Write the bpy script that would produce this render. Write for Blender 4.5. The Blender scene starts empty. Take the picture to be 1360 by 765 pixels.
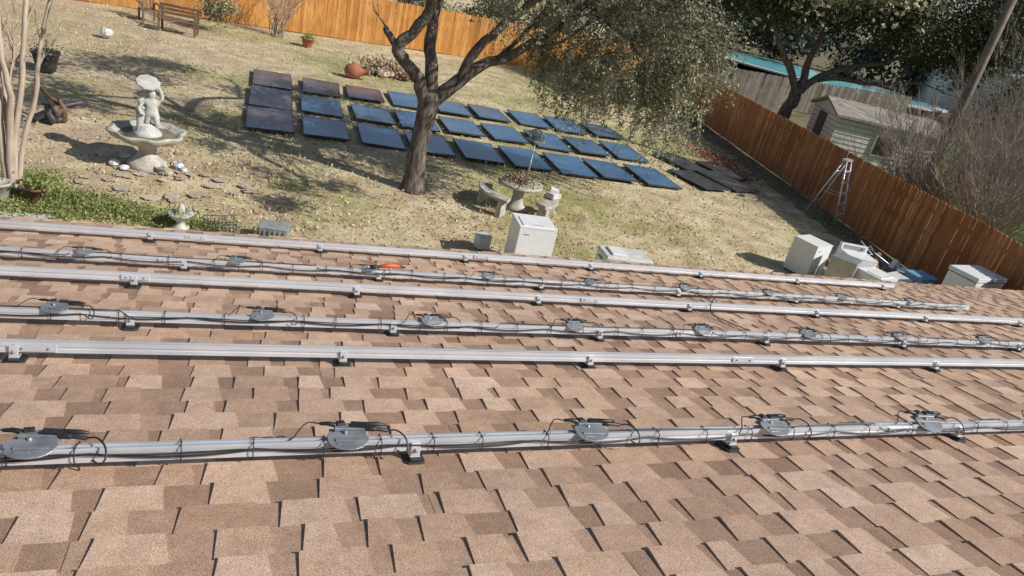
import bpy, math, random
import numpy as np
from mathutils import Vector, Matrix, Euler
random.seed(7); np.random.seed(7)
rnd=random.random
def ru(a,b): return random.uniform(a,b)
scene=bpy.context.scene
# ---------------------------------------------------------------- materials
def new_mat(name):
    m=bpy.data.materials.new(name); m.use_nodes=True
    nt=m.node_tree; b=nt.nodes['Principled BSDF']; return m,nt,b
def N(nt,t,**k):
    n=nt.nodes.new(t)
    for a,v in k.items(): setattr(n,a,v)
    return n
def ramp(nt,fac,stops):
    r=N(nt,'ShaderNodeValToRGB'); e=r.color_ramp.elements
    while len(e)<len(stops): e.new(0.5)
    for i,(p,c) in enumerate(stops):
        e[i].position=p; e[i].color=(c[0],c[1],c[2],1)
    nt.links.new(fac,r.inputs[0]); return r.outputs[0]
def mixc(nt,fac,a,b,mode='MIX'):
    m=N(nt,'ShaderNodeMix',data_type='RGBA',blend_type=mode)
    for sock,v in ((m.inputs[0],fac),(m.inputs[6],a),(m.inputs[7],b)):
        if hasattr(v,'is_output'): nt.links.new(v,sock)
        elif isinstance(v,(int,float)): sock.default_value=v
        else: sock.default_value=(v[0],v[1],v[2],1)
    return m.outputs[2]
def math_(nt,op,a,b=0.0,c=None):
    m=N(nt,'ShaderNodeMath',operation=op)
    for i,v in enumerate((a,b) if c is None else (a,b,c)):
        if hasattr(v,'is_output'): nt.links.new(v,m.inputs[i])
        else: m.inputs[i].default_value=v
    return m.outputs[0]
def noise(nt,scale,detail=4,rough=0.55,vec=None,out=0):
    n=N(nt,'ShaderNodeTexNoise'); n.inputs['Scale'].default_value=scale
    n.inputs['Detail'].default_value=detail; n.inputs['Roughness'].default_value=rough
    if vec is None:
        vec=N(nt,'ShaderNodeTexCoord').outputs['Object']
    nt.links.new(vec,n.inputs['Vector']); return n.outputs[out]
def bump(nt,b,h,strength=0.4,dist=0.01):
    n=N(nt,'ShaderNodeBump'); n.inputs['Strength'].default_value=strength; n.inputs['Distance'].default_value=dist
    nt.links.new(h,n.inputs['Height']); nt.links.new(n.outputs[0],b.inputs['Normal'])
def attr(nt,name='var'):
    a=N(nt,'ShaderNodeAttribute'); a.attribute_name=name; return a.outputs['Fac']
def simple(name,c1,c2,scale=8,rough=0.7,metal=0.0,bs=0.3,bd=0.01,usevar=0.0,fine=None,spec=0.5):
    m,nt,b=new_mat(name)
    col=ramp(nt,noise(nt,scale,6,0.6),[(0.3,c1),(0.7,c2)])
    if fine:
        f=noise(nt,fine,3,0.7)
        col=mixc(nt,0.5,col,ramp(nt,f,[(0.35,(0.35,)*3),(0.65,(1.0,)*3)]),'MULTIPLY')
    if usevar:
        v=math_(nt,'MULTIPLY_ADD',attr(nt),usevar,1.0-usevar*0.5)
        cc=N(nt,'ShaderNodeCombineColor')
        for i in range(3): nt.links.new(v,cc.inputs[i])
        col=mixc(nt,1.0,col,cc.outputs[0],'MULTIPLY')
    nt.links.new(col,b.inputs['Base Color'])
    b.inputs['Roughness'].default_value=rough; b.inputs['Metallic'].default_value=metal
    b.inputs['Specular IOR Level'].default_value=spec
    if bs: bump(nt,b,noise(nt,fine or scale*4,5,0.6),bs,bd)
    return m
def leafmat(name,dark,light,trans=0.3):
    m,nt,b=new_mat(name)
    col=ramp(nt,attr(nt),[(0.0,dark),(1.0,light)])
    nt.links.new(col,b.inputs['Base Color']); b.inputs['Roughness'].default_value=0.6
    b.inputs['Specular IOR Level'].default_value=0.25
    if trans>0:
        t=N(nt,'ShaderNodeBsdfTranslucent'); nt.links.new(col,t.inputs[0])
        mx=N(nt,'ShaderNodeMixShader'); mx.inputs[0].default_value=trans
        nt.links.new(b.outputs[0],mx.inputs[1]); nt.links.new(t.outputs[0],mx.inputs[2])
        nt.links.new(mx.outputs[0],nt.nodes['Material Output'].inputs[0])
    return m

M={}
def shingle_mat(name,c_dark,c_mid,c_light):
    m,nt,b=new_mat(name)
    tc=N(nt,'ShaderNodeTexCoord').outputs['Object']
    base=ramp(nt,attr(nt),[(0.0,c_dark),(0.5,c_mid),(1.0,c_light)])
    g=noise(nt,260,2,0.8,tc)
    gr=ramp(nt,g,[(0.30,(0.38,0.33,0.30)),(0.46,(0.86,0.83,0.80)),(0.58,(1.05,1.05,1.05)),(0.70,(1.6,1.65,1.7))])
    col=mixc(nt,1.0,base,gr,'MULTIPLY')
    w=ramp(nt,noise(nt,0.9,4,0.6,tc),[(0.3,(0.88,0.88,0.90)),(0.7,(1.1,1.08,1.05))])
    col=mixc(nt,1.0,col,w,'MULTIPLY')
    w2=ramp(nt,noise(nt,14,3,0.7,tc),[(0.3,(0.84,0.83,0.82)),(0.7,(1.1,1.1,1.1))])
    col=mixc(nt,1.0,col,w2,'MULTIPLY')
    nt.links.new(col,b.inputs['Base Color']); b.inputs['Roughness'].default_value=0.9
    b.inputs['Specular IOR Level'].default_value=0.25
    bump(nt,b,g,0.7,0.0025); return m
M['tooth']=shingle_mat('shingle_granules',(0.47,0.312,0.215),(0.61,0.425,0.305),(0.71,0.525,0.395))
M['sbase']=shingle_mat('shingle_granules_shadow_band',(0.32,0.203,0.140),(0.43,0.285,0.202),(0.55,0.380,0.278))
M['alu']=simple('aluminium',(0.64,0.67,0.71),(0.82,0.84,0.86),3,0.38,0.55,0.08,0.001)
M['galv']=simple('cast_bracket_metal',(0.20,0.21,0.22),(0.36,0.38,0.40),12,0.5,0.5,0.1,0.001)
M['black']=simple('black_plastic',(0.012,0.012,0.013),(0.03,0.03,0.03),20,0.45,0,0.05,0.001)
M['rubber']=simple('black_flashing',(0.015,0.015,0.016),(0.045,0.043,0.04),20,0.7,0,0.3,0.002)
M['orange']=simple('orange_plastic',(0.60,0.09,0.03),(0.68,0.13,0.05),20,0.5)
def brickmat():
    m,nt,b=new_mat('house_brick')
    t=N(nt,'ShaderNodeTexBrick'); tc=N(nt,'ShaderNodeTexCoord')
    mp=N(nt,'ShaderNodeMapping'); mp.inputs['Rotation'].default_value=(math.pi/2,0,0)
    nt.links.new(tc.outputs['Object'],mp.inputs[0]); nt.links.new(mp.outputs[0],t.inputs[0])
    t.inputs['Color1'].default_value=(0.30,0.16,0.11,1); t.inputs['Color2'].default_value=(0.22,0.12,0.09,1)
    t.inputs['Mortar'].default_value=(0.45,0.42,0.38,1); t.inputs['Scale'].default_value=4.5
    nt.links.new(t.outputs[0],b.inputs['Base Color']); b.inputs['Roughness'].default_value=0.85
    return m
M['brick']=brickmat()
M['white']=simple('white_enamel',(0.70,0.71,0.70),(0.81,0.81,0.80),5,0.35,0,0.02,0.001)
M['whited']=simple('dirty_white',(0.42,0.41,0.37),(0.74,0.73,0.70),6,0.5,0,0.1,0.004)
M['grey']=simple('grey_plastic',(0.20,0.23,0.22),(0.30,0.33,0.32),6,0.5)
M['dark']=simple('dark_grey',(0.03,0.032,0.035),(0.07,0.07,0.075),6,0.4)
M['steel']=simple('stainless',(0.35,0.36,0.37),(0.5,0.5,0.5),6,0.35,0.6,0.05,0.001)
M['blue']=simple('blue_plastic',(0.12,0.30,0.44),(0.20,0.40,0.55),6,0.45)
M['bag']=simple('blue_white_bag',(0.25,0.38,0.60),(0.70,0.72,0.75),9,0.6)
M['stone']=simple('cast_stone',(0.38,0.35,0.29),(0.65,0.61,0.53),7,0.85,0,0.5,0.01,fine=60)
M['statue']=simple('weathered_statue_stone',(0.44,0.43,0.39),(0.70,0.69,0.64),9,0.8,0,0.4,0.008,fine=50)
M['flag']=simple('flagstone',(0.46,0.36,0.28),(0.60,0.50,0.40),3,0.9,0,0.5,0.01,0.3,fine=40)
M['concrete']=simple('concrete',(0.52,0.50,0.46),(0.66,0.64,0.60),2,0.9,0,0.3,0.01,fine=30)
M['terra']=simple('terracotta',(0.30,0.11,0.06),(0.42,0.17,0.09),9,0.8)
M['brown']=simple('brown_glaze',(0.10,0.05,0.035),(0.17,0.09,0.06),9,0.6)
M['wood']=simple('weathered_wood',(0.10,0.06,0.04),(0.22,0.14,0.09),6,0.8,0,0.4,0.01,0.5)
M['greywood']=simple('grey_weathered_wood',(0.28,0.24,0.20),(0.46,0.40,0.33),3,0.85,0,0.4,0.01,0.6)
M['pole']=simple('utility_pole_wood',(0.12,0.09,0.07),(0.22,0.18,0.145),5,0.85,0,0.4,0.01)
M['roof2']=simple('neighbour_roof',(0.30,0.27,0.23),(0.46,0.42,0.36),2,0.9,0,0.4,0.01,fine=20)
M['siding']=simple('pale_siding',(0.64,0.62,0.56),(0.76,0.74,0.68),2,0.8,0,0.2,0.005,0.3)
M['water']=simple('pool_water',(0.13,0.55,0.60),(0.28,0.68,0.72),1.5,0.15,0,0.1,0.02)
M['fwater']=simple('fountain_water',(0.10,0.10,0.06),(0.22,0.20,0.12),5,0.12,0,0.1,0.01)
M['yellow']=simple('yellow_plastic',(0.7,0.5,0.05),(0.8,0.6,0.1),5,0.5)
def cedar(name,a,bc,c):
    m,nt,b=new_mat(name)
    tc=N(nt,'ShaderNodeTexCoord').outputs['Object']
    mp=N(nt,'ShaderNodeMapping'); mp.inputs['Scale'].default_value=(14,14,1.2); nt.links.new(tc,mp.inputs[0])
    g=noise(nt,2.0,6,0.65,mp.outputs[0])
    col=ramp(nt,attr(nt),[(0,a),(0.5,bc),(1,c)])
    gr=ramp(nt,g,[(0.3,(0.62,0.56,0.5)),(0.6,(1.05,1.05,1.05))])
    col=mixc(nt,1.0,col,gr,'MULTIPLY')
    st=ramp(nt,noise(nt,0.7,5,0.6,tc),[(0.3,(0.72,0.69,0.67)),(0.7,(1.1,1.1,1.1))])
    col=mixc(nt,1.0,col,st,'MULTIPLY')
    nt.links.new(col,b.inputs['Base Color']); b.inputs['Roughness'].default_value=0.75
    b.inputs['Specular IOR Level'].default_value=0.2
    bump(nt,b,g,0.4,0.01); return m
M['cedar']=cedar('stained_cedar',(0.46,0.20,0.05),(0.58,0.28,0.08),(0.68,0.36,0.12))
M['cedar_shade']=cedar('stained_cedar_shade_tone',(0.36,0.15,0.06),(0.46,0.20,0.08),(0.54,0.26,0.115))  # same cedar, shade of the side fence put into darker colours
def bark(name,c1,c2,s=9,str_=0.9):
    m,nt,b=new_mat(name)
    tc=N(nt,'ShaderNodeTexCoord').outputs['Object']
    mp=N(nt,'ShaderNodeMapping'); mp.inputs['Scale'].default_value=(1,1,0.3); nt.links.new(tc,mp.inputs[0])
    g=noise(nt,s,8,0.7,mp.outputs[0])
    nt.links.new(ramp(nt,g,[(0.35,c1),(0.65,c2)]),b.inputs['Base Color'])
    b.inputs['Roughness'].default_value=0.95; b.inputs['Specular IOR Level'].default_value=0.1
    bump(nt,b,g,str_,0.05); return m
M['bark']=bark('oak_bark',(0.045,0.036,0.029),(0.25,0.21,0.175),13)
M['bark2']=bark('pale_smooth_bark',(0.33,0.25,0.19),(0.56,0.47,0.38),5,0.3)
M['twig']=bark('bare_twig_bark',(0.24,0.19,0.16),(0.44,0.37,0.32),5,0.2)
M['leaf_oak']=leafmat('oak_leaves',(0.07,0.075,0.037),(0.47,0.46,0.29),0)
M['leaf_dark']=leafmat('dark_oak_leaves',(0.028,0.036,0.018),(0.16,0.175,0.085),0)
M['leaf_green']=leafmat('groundcover_leaves',(0.10,0.13,0.03),(0.40,0.44,0.15),0.25)
M['leaf_far']=leafmat('distant_foliage',(0.05,0.05,0.03),(0.21,0.195,0.13),0)
M['grassblade']=leafmat('dry_grass_blades',(0.30,0.25,0.12),(0.82,0.71,0.45),0)
M['litter']=leafmat('dry_leaf_litter',(0.14,0.09,0.05),(0.62,0.48,0.30),0.0)
M['redfl']=leafmat('reddish_debris',(0.20,0.06,0.05),(0.42,0.20,0.16),0.0)
def panelmat(name,base,rough,line):
    m,nt,b=new_mat(name)
    t=N(nt,'ShaderNodeTexBrick'); t.offset=0
    uv=N(nt,'ShaderNodeUVMap')
    nt.links.new(uv.outputs[0],t.inputs[0]); t.inputs['Scale'].default_value=1.0
    t.inputs['Brick Width'].default_value=1/6; t.inputs['Row Height'].default_value=1/10
    t.inputs['Mortar Size'].default_value=0.004
    t.inputs['Color1'].default_value=(*base,1); t.inputs['Color2'].default_value=(base[0]*1.15,base[1]*1.1,base[2]*1.1,1)
    t.inputs['Mortar'].default_value=(*line,1)
    dust=ramp(nt,noise(nt,1.3,5,0.6),[(0.35,(0,0,0)),(0.75,(0.08,0.085,0.08))])
    col=mixc(nt,1.0,t.outputs[0],dust,'ADD')
    nt.links.new(col,b.inputs['Base Color']); b.inputs['Roughness'].default_value=rough
    b.inputs['Coat Weight'].default_value=0.6; b.inputs['Coat Roughness'].default_value=0.06
    return m
M['pvblue']=panelmat('solar_glass_blue',(0.035,0.115,0.225),0.28,(0.08,0.17,0.28))
M['pvbrown']=panelmat('solar_glass_brown',(0.11,0.066,0.052),0.5,(0.15,0.10,0.085))
M['pvdark']=panelmat('solar_glass_dark',(0.035,0.04,0.042),0.4,(0.06,0.06,0.06))
def groundmat():
    m,nt,b=new_mat('lawn_ground')
    tc=N(nt,'ShaderNodeTexCoord').outputs['Object']
    sep=N(nt,'ShaderNodeSeparateXYZ'); nt.links.new(tc,sep.inputs[0])
    fine=noise(nt,22,6,0.75,tc); mid=noise(nt,1.3,7,0.7,tc); big=noise(nt,0.20,3,0.55,tc)
    dry=ramp(nt,mid,[(0.30,(0.29,0.23,0.135)),(0.5,(0.56,0.465,0.29)),(0.70,(0.74,0.64,0.45))])
    olive=ramp(nt,mid,[(0.28,(0.21,0.20,0.08)),(0.55,(0.39,0.365,0.165)),(0.8,(0.62,0.545,0.31))])
    f=ramp(nt,big,[(0.45,(0,0,0)),(0.62,(1,1,1))])
    col=mixc(nt,f,dry,olive)
    dn=noise(nt,0.6,6,0.72,tc)
    west=math_(nt,'MULTIPLY_ADD',sep.outputs[0],-0.012,0.03)
    dirt=ramp(nt,math_(nt,'ADD',dn,west),[(0.50,(0,0,0)),(0.60,(1,1,1))])
    col=mixc(nt,math_(nt,'MULTIPLY',dirt,0.7),col,(0.47,0.355,0.255))
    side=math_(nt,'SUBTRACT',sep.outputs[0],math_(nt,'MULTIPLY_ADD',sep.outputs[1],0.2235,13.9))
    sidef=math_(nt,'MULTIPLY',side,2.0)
    cl=N(nt,'ShaderNodeClamp'); nt.links.new(sidef,cl.inputs[0])
    green=ramp(nt,mid,[(0.3,(0.10,0.145,0.04)),(0.6,(0.18,0.26,0.075)),(0.8,(0.29,0.32,0.13))])
    farm=N(nt,'ShaderNodeMapRange'); farm.inputs[1].default_value=26; farm.inputs[2].default_value=34
    nt.links.new(sep.outputs[1],farm.inputs[0])
    green=mixc(nt,farm.outputs[0],green,ramp(nt,mid,[(0.3,(0.10,0.09,0.055)),(0.7,(0.27,0.24,0.15))]))
    col=mixc(nt,cl.outputs[0],col,green)
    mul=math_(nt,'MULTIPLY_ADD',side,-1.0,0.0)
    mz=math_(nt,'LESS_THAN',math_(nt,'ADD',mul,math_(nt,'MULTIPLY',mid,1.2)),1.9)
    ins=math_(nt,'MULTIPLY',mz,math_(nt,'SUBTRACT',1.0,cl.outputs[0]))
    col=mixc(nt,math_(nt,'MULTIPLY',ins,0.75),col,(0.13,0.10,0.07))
    fr=ramp(nt,fine,[(0.30,(0.40,0.37,0.34)),(0.5,(0.95,0.95,0.95)),(0.70,(1.35,1.33,1.28))])
    col=mixc(nt,1.0,col,fr,'MULTIPLY')
    nt.links.new(col,b.inputs['Base Color']); b.inputs['Roughness'].default_value=0.95
    b.inputs['Specular IOR Level'].default_value=0.1
    bump(nt,b,fine,0.5,0.03); return m
M['ground']=groundmat()

# ---------------------------------------------------------------- mesh builder
class MB:
    def __init__(s): s.v=[];s.f=[];s.m=[];s.var=[];s.mats=[];s.smooth=[]
    def mi(s,mat):
        if mat not in s.mats: s.mats.append(mat)
        return s.mats.index(mat)
    def add(s,vs,fs,mat,var=0.5,smooth=False,M4=None):
        o=len(s.v)
        if M4 is not None: vs=[tuple(M4@Vector(v)) for v in vs]
        s.v+= [tuple(v) for v in vs]; k=s.mi(mat)
        for f in fs: s.f.append([i+o for i in f]); s.m.append(k); s.var.append(var); s.smooth.append(smooth)
    def box(s,c,d,mat,rot=(0,0,0),var=0.5,M4=None,taper=1.0):
        x,y,z=d[0]/2,d[1]/2,d[2]/2; t=taper
        vs=[(-x,-y,-z),(x,-y,-z),(x,y,-z),(-x,y,-z),(-x*t,-y*t,z),(x*t,-y*t,z),(x*t,y*t,z),(-x*t,y*t,z)]
        T=Matrix.Translation(c)@Euler(rot).to_matrix().to_4x4()
        if M4 is not None: T=M4@T
        s.add(vs,[(0,3,2,1),(4,5,6,7),(0,1,5,4),(1,2,6,5),(2,3,7,6),(3,0,4,7)],mat,var,False,T)
    def tube(s,pts,rad,mat,seg=8,var=0.5,M4=None,cap=True):
        pts=[Vector(p) for p in pts]; n=len(pts)
        if not hasattr(rad,'__len__'): rad=[rad]*n
        vs=[];fs=[]; prev=None
        for i,p in enumerate(pts):
            t=(pts[min(i+1,n-1)]-pts[max(i-1,0)])
            if t.length<1e-9: t=Vector((0,0,1))
            t.normalize()
            if prev is None:
                a=Vector((1,0,0)) if abs(t.x)<0.8 else Vector((0,1,0)); a=(a-t*a.dot(t)).normalized()
            else:
                a=(prev-t*prev.dot(t)); a=a.normalized() if a.length>1e-6 else t.orthogonal().normalized()
            prev=a; b=t.cross(a)
            for k in range(seg):
                an=2*math.pi*k/seg; vs.append(p+(a*math.cos(an)+b*math.sin(an))*rad[i])
        for i in range(n-1):
            for k in range(seg):
                k2=(k+1)%seg; fs.append((i*seg+k,i*seg+k2,(i+1)*seg+k2,(i+1)*seg+k))
        if cap: fs.append(tuple(range(seg))[::-1]); fs.append(tuple((n-1)*seg+k for k in range(seg)))
        s.add(vs,fs,mat,var,True,M4)
    def lathe(s,prof,mat,seg=24,M4=None,var=0.5,wob=None,smooth=True):
        vs=[];fs=[]
        for (r,z) in prof:
            for k in range(seg):
                an=2*math.pi*k/seg; rr=r*(1+(wob(an) if wob and r>0.2 else 0))
                vs.append((rr*math.cos(an),rr*math.sin(an),z))
        for i in range(len(prof)-1):
            for k in range(seg):
                k2=(k+1)%seg; fs.append((i*seg+k,i*seg+k2,(i+1)*seg+k2,(i+1)*seg+k))
        fs.append(tuple(range(seg))[::-1]); fs.append(tuple((len(prof)-1)*seg+k for k in range(seg)))
        s.add(vs,fs,mat,var,smooth,M4)
    def prism(s,poly,h,mat,M4=None,var=0.5):
        n=len(poly); vs=[(x,y,0) for x,y in poly]+[(x,y,h) for x,y in poly]
        fs=[tuple(range(n))[::-1],tuple(range(n,2*n))]+[(i,(i+1)%n,n+(i+1)%n,n+i) for i in range(n)]
        s.add(vs,fs,mat,var,False,M4)
    def obj(s,name,parent=None,bevel=0,bseg=2):
        me=bpy.data.meshes.new(name); me.from_pydata(s.v,[],s.f)
        for m in s.mats: me.materials.append(m)
        me.polygons.foreach_set('material_index',s.m); me.polygons.foreach_set('use_smooth',s.smooth)
        a=me.attributes.new('var','FLOAT','FACE'); a.data.foreach_set('value',s.var)
        me.update(); o=bpy.data.objects.new(name,me); scene.collection.objects.link(o)
        if parent: o.parent=parent
        if bevel:
            bm=o.modifiers.new('bevel','BEVEL'); bm.width=bevel; bm.segments=bseg; bm.limit_method='ANGLE'
        return o
def TR(x,y,z=0,rz=0,s=1): return Matrix.Translation((x,y,z))@Matrix.Rotation(rz,4,'Z')@Matrix.Scale(s,4)
def empty(name):
    o=bpy.data.objects.new(name,None); scene.collection.objects.link(o); return o

def leaves(name,pos,size,var,mat,parent=None,up=0.0,aspect=0.55,droop=None):
    pos=np.asarray(pos,dtype=np.float64); n=len(pos)
    size=np.broadcast_to(np.asarray(size,dtype=np.float64),(n,)) 
    t=np.random.normal(size=(n,3)); t/=np.linalg.norm(t,axis=1)[:,None]
    if droop is not None: t=t*0.7+np.array(droop); t/=np.linalg.norm(t,axis=1)[:,None]
    w=np.random.normal(size=(n,3)); w-= (w*t).sum(1)[:,None]*t; w/=np.linalg.norm(w,axis=1)[:,None]
    s=size[:,None]
    V=np.empty((n,4,3)); V[:,0]=pos; V[:,1]=pos+t*s*0.5+w*s*aspect*0.5; V[:,2]=pos+t*s; V[:,3]=pos+t*s*0.5-w*s*aspect*0.5
    me=bpy.data.meshes.new(name); me.vertices.add(4*n); me.vertices.foreach_set('co',V.ravel())
    me.loops.add(4*n); me.loops.foreach_set('vertex_index',np.arange(4*n,dtype=np.int32))
    me.polygons.add(n); me.polygons.foreach_set('loop_start',np.arange(0,4*n,4,dtype=np.int32))
    me.polygons.foreach_set('loop_total',np.full(n,4,dtype=np.int32))
    me.update(calc_edges=True)
    a=me.attributes.new('var','FLOAT','FACE'); a.data.foreach_set('value',np.clip(var,0,1).astype(np.float32))
    me.materials.append(mat); o=bpy.data.objects.new(name,me); scene.collection.objects.link(o)
    if parent: o.parent=parent
    return o
def ell_pts(c,r,n,shell=0.35):
    d=np.random.normal(size=(n,3)); d/=np.linalg.norm(d,axis=1)[:,None]
    k=(shell+(1-shell)*np.random.rand(n))**0.6
    return np.array(c)+d*k[:,None]*np.array(r)
def clumps(ells,rad,per):
    P=[];Vv=[]
    for (c,r,n) in ells:
        C=ell_pts(c,r,n)
        for q in C:
            m=int(per*ru(0.5,1.4)); rr=rad*ru(0.6,1.3)
            g=np.random.normal(size=(m,3))*rr*np.array([1,1,0.75]); P.append(q+g)
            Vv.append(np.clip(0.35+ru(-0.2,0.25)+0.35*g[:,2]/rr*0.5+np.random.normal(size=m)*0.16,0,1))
    return np.concatenate(P),np.concatenate(Vv)

# ---------------------------------------------------------------- house + roof
RZ=3.93; SL=0.25; TH=math.atan(SL); cT,sT=math.cos(TH),math.sin(TH)
def roofM(x,s,n=0):
    return (x, s*cT+n*sT, RZ-s*sT+n*cT)
house=empty('brick_house')
X0,X1=-5.0,12.6; S0=-1.0; S1=6.9
mb=MB()
e=0.143; nc=int((S1-S0)/e)+1
for i in range(nc):
    s0=S0+i*e; s1=s0+e
    if i==nc-1: s1=S1+0.02
    x=X0-ru(0,0.9)
    while x<X1:
        xe=min(x+1.0,X1); xa=max(x,X0)
        if xe>xa:
            n0,n1=0.001,0.0075
            vs=[roofM(xa,s0,n0),roofM(xe-0.002,s0,n0),roofM(xe-0.002,s1,n1),roofM(xa,s1,n1),roofM(xe-0.002,s1,-0.003),roofM(xa,s1,-0.003)]
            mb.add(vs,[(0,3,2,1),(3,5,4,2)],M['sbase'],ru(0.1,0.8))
        x+=1.0
    x=X0+ru(0,0.15)
    while x<X1-0.3:
        w=random.choice([0.10,0.13,0.15,0.17,0.19,0.22])*ru(0.93,1.07); g=random.choice([0.04,0.07,0.10,0.13,0.16])*ru(0.9,1.1)
        k=ru(0.003,0.010); n0,n1=0.004+ru(0,0.001),0.0145+ru(-0.001,0.0025)
        a,b=x,x+w; js=ru(-.003,.003)
        vs=[roofM(a-k,s0,n0),roofM(b+k,s0,n0),roofM(b-k,s1+js,n1),roofM(a+k,s1+js,n1+ru(-.001,.001)),
            roofM(a-k,s0,-.003),roofM(b+k,s0,-.003),roofM(b-k,s1+js,-.003),roofM(a+k,s1+js,-.003)]
        v=min(1,max(0,random.gauss(0.5,0.25)))
        mb.add(vs,[(0,3,2,1),(3,7,6,2),(0,4,7,3),(1,2,6,5)],M['tooth'],v)
        x+=w+g
for j in range(80):
    x=X0+j*0.22
    if x>X1-0.2: break
    mb.add([roofM(x,S0+0.15,0.022),roofM(x+0.23,S0+0.15,0.014),(x+0.23,S0*cT-0.001,RZ-S0*sT+0.03),(x,S0*cT-0.001,RZ-S0*sT+0.038)],[(0,1,2,3)],M['tooth'],rnd())
mb.obj('shingles',house)
mb=MB()
yr=S0*cT; zr=RZ-S0*sT; ye=S1*cT; ze=RZ-S1*sT; yb=yr-(ye-yr)
mb.add([(X0,yr,zr-.006),(X1,yr,zr-.006),(X1,ye,ze-.006),(X0,ye,ze-.006),(X0,yr,zr-.05),(X1,yr,zr-.05),(X1,ye,ze-.05),(X0,ye,ze-.05)],[(0,3,2,1),(4,5,6,7),(3,7,6,2),(0,4,7,3),(1,2,6,5)],M['white'])
mb.add([(X0,yr-.002,zr),(X1,yr-.002,zr),(X1,yb,ze),(X0,yb,ze)],[(0,1,2,3)],M['sbase'])
mb.box(((X0+X1)/2,ye-0.03,ze-0.13),(X1-X0,0.02,0.16),M['white'])
mb.box(((X0+X1)/2,ye+0.012,ze-0.012),(X1-X0,0.03,0.012),M['whited'])
mb.box(((X0+X1)/2,ye-0.28,ze-0.2),(X1-X0,0.45,0.012),M['white'])
mb.obj('roof_deck',house)
mb=MB()
wx0,wx1=X0+0.4,X1-0.4; wy=ye-0.5
mb.box(((wx0+wx1)/2,(wy+yb+0.5)/2,1.02),(wx1-wx0,wy-yb-0.5,2.04),M['brick'])
for gx in (wx0,wx1):
    mb.add([(gx,yb+.5,2.04),(gx,wy,2.04),(gx,yr,zr-.1)],[(0,1,2)],M['brick'])
mb.obj('walls',house)
mb=MB()
for wxx in (-2,3,8):
    mb.box((wxx,wy+0.02,1.3),(1.3,0.05,1.1),M['white']); mb.box((wxx,wy+0.05,1.3),(1.15,0.02,0.95),M['dark'])
mb.obj('windows',house)

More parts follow.
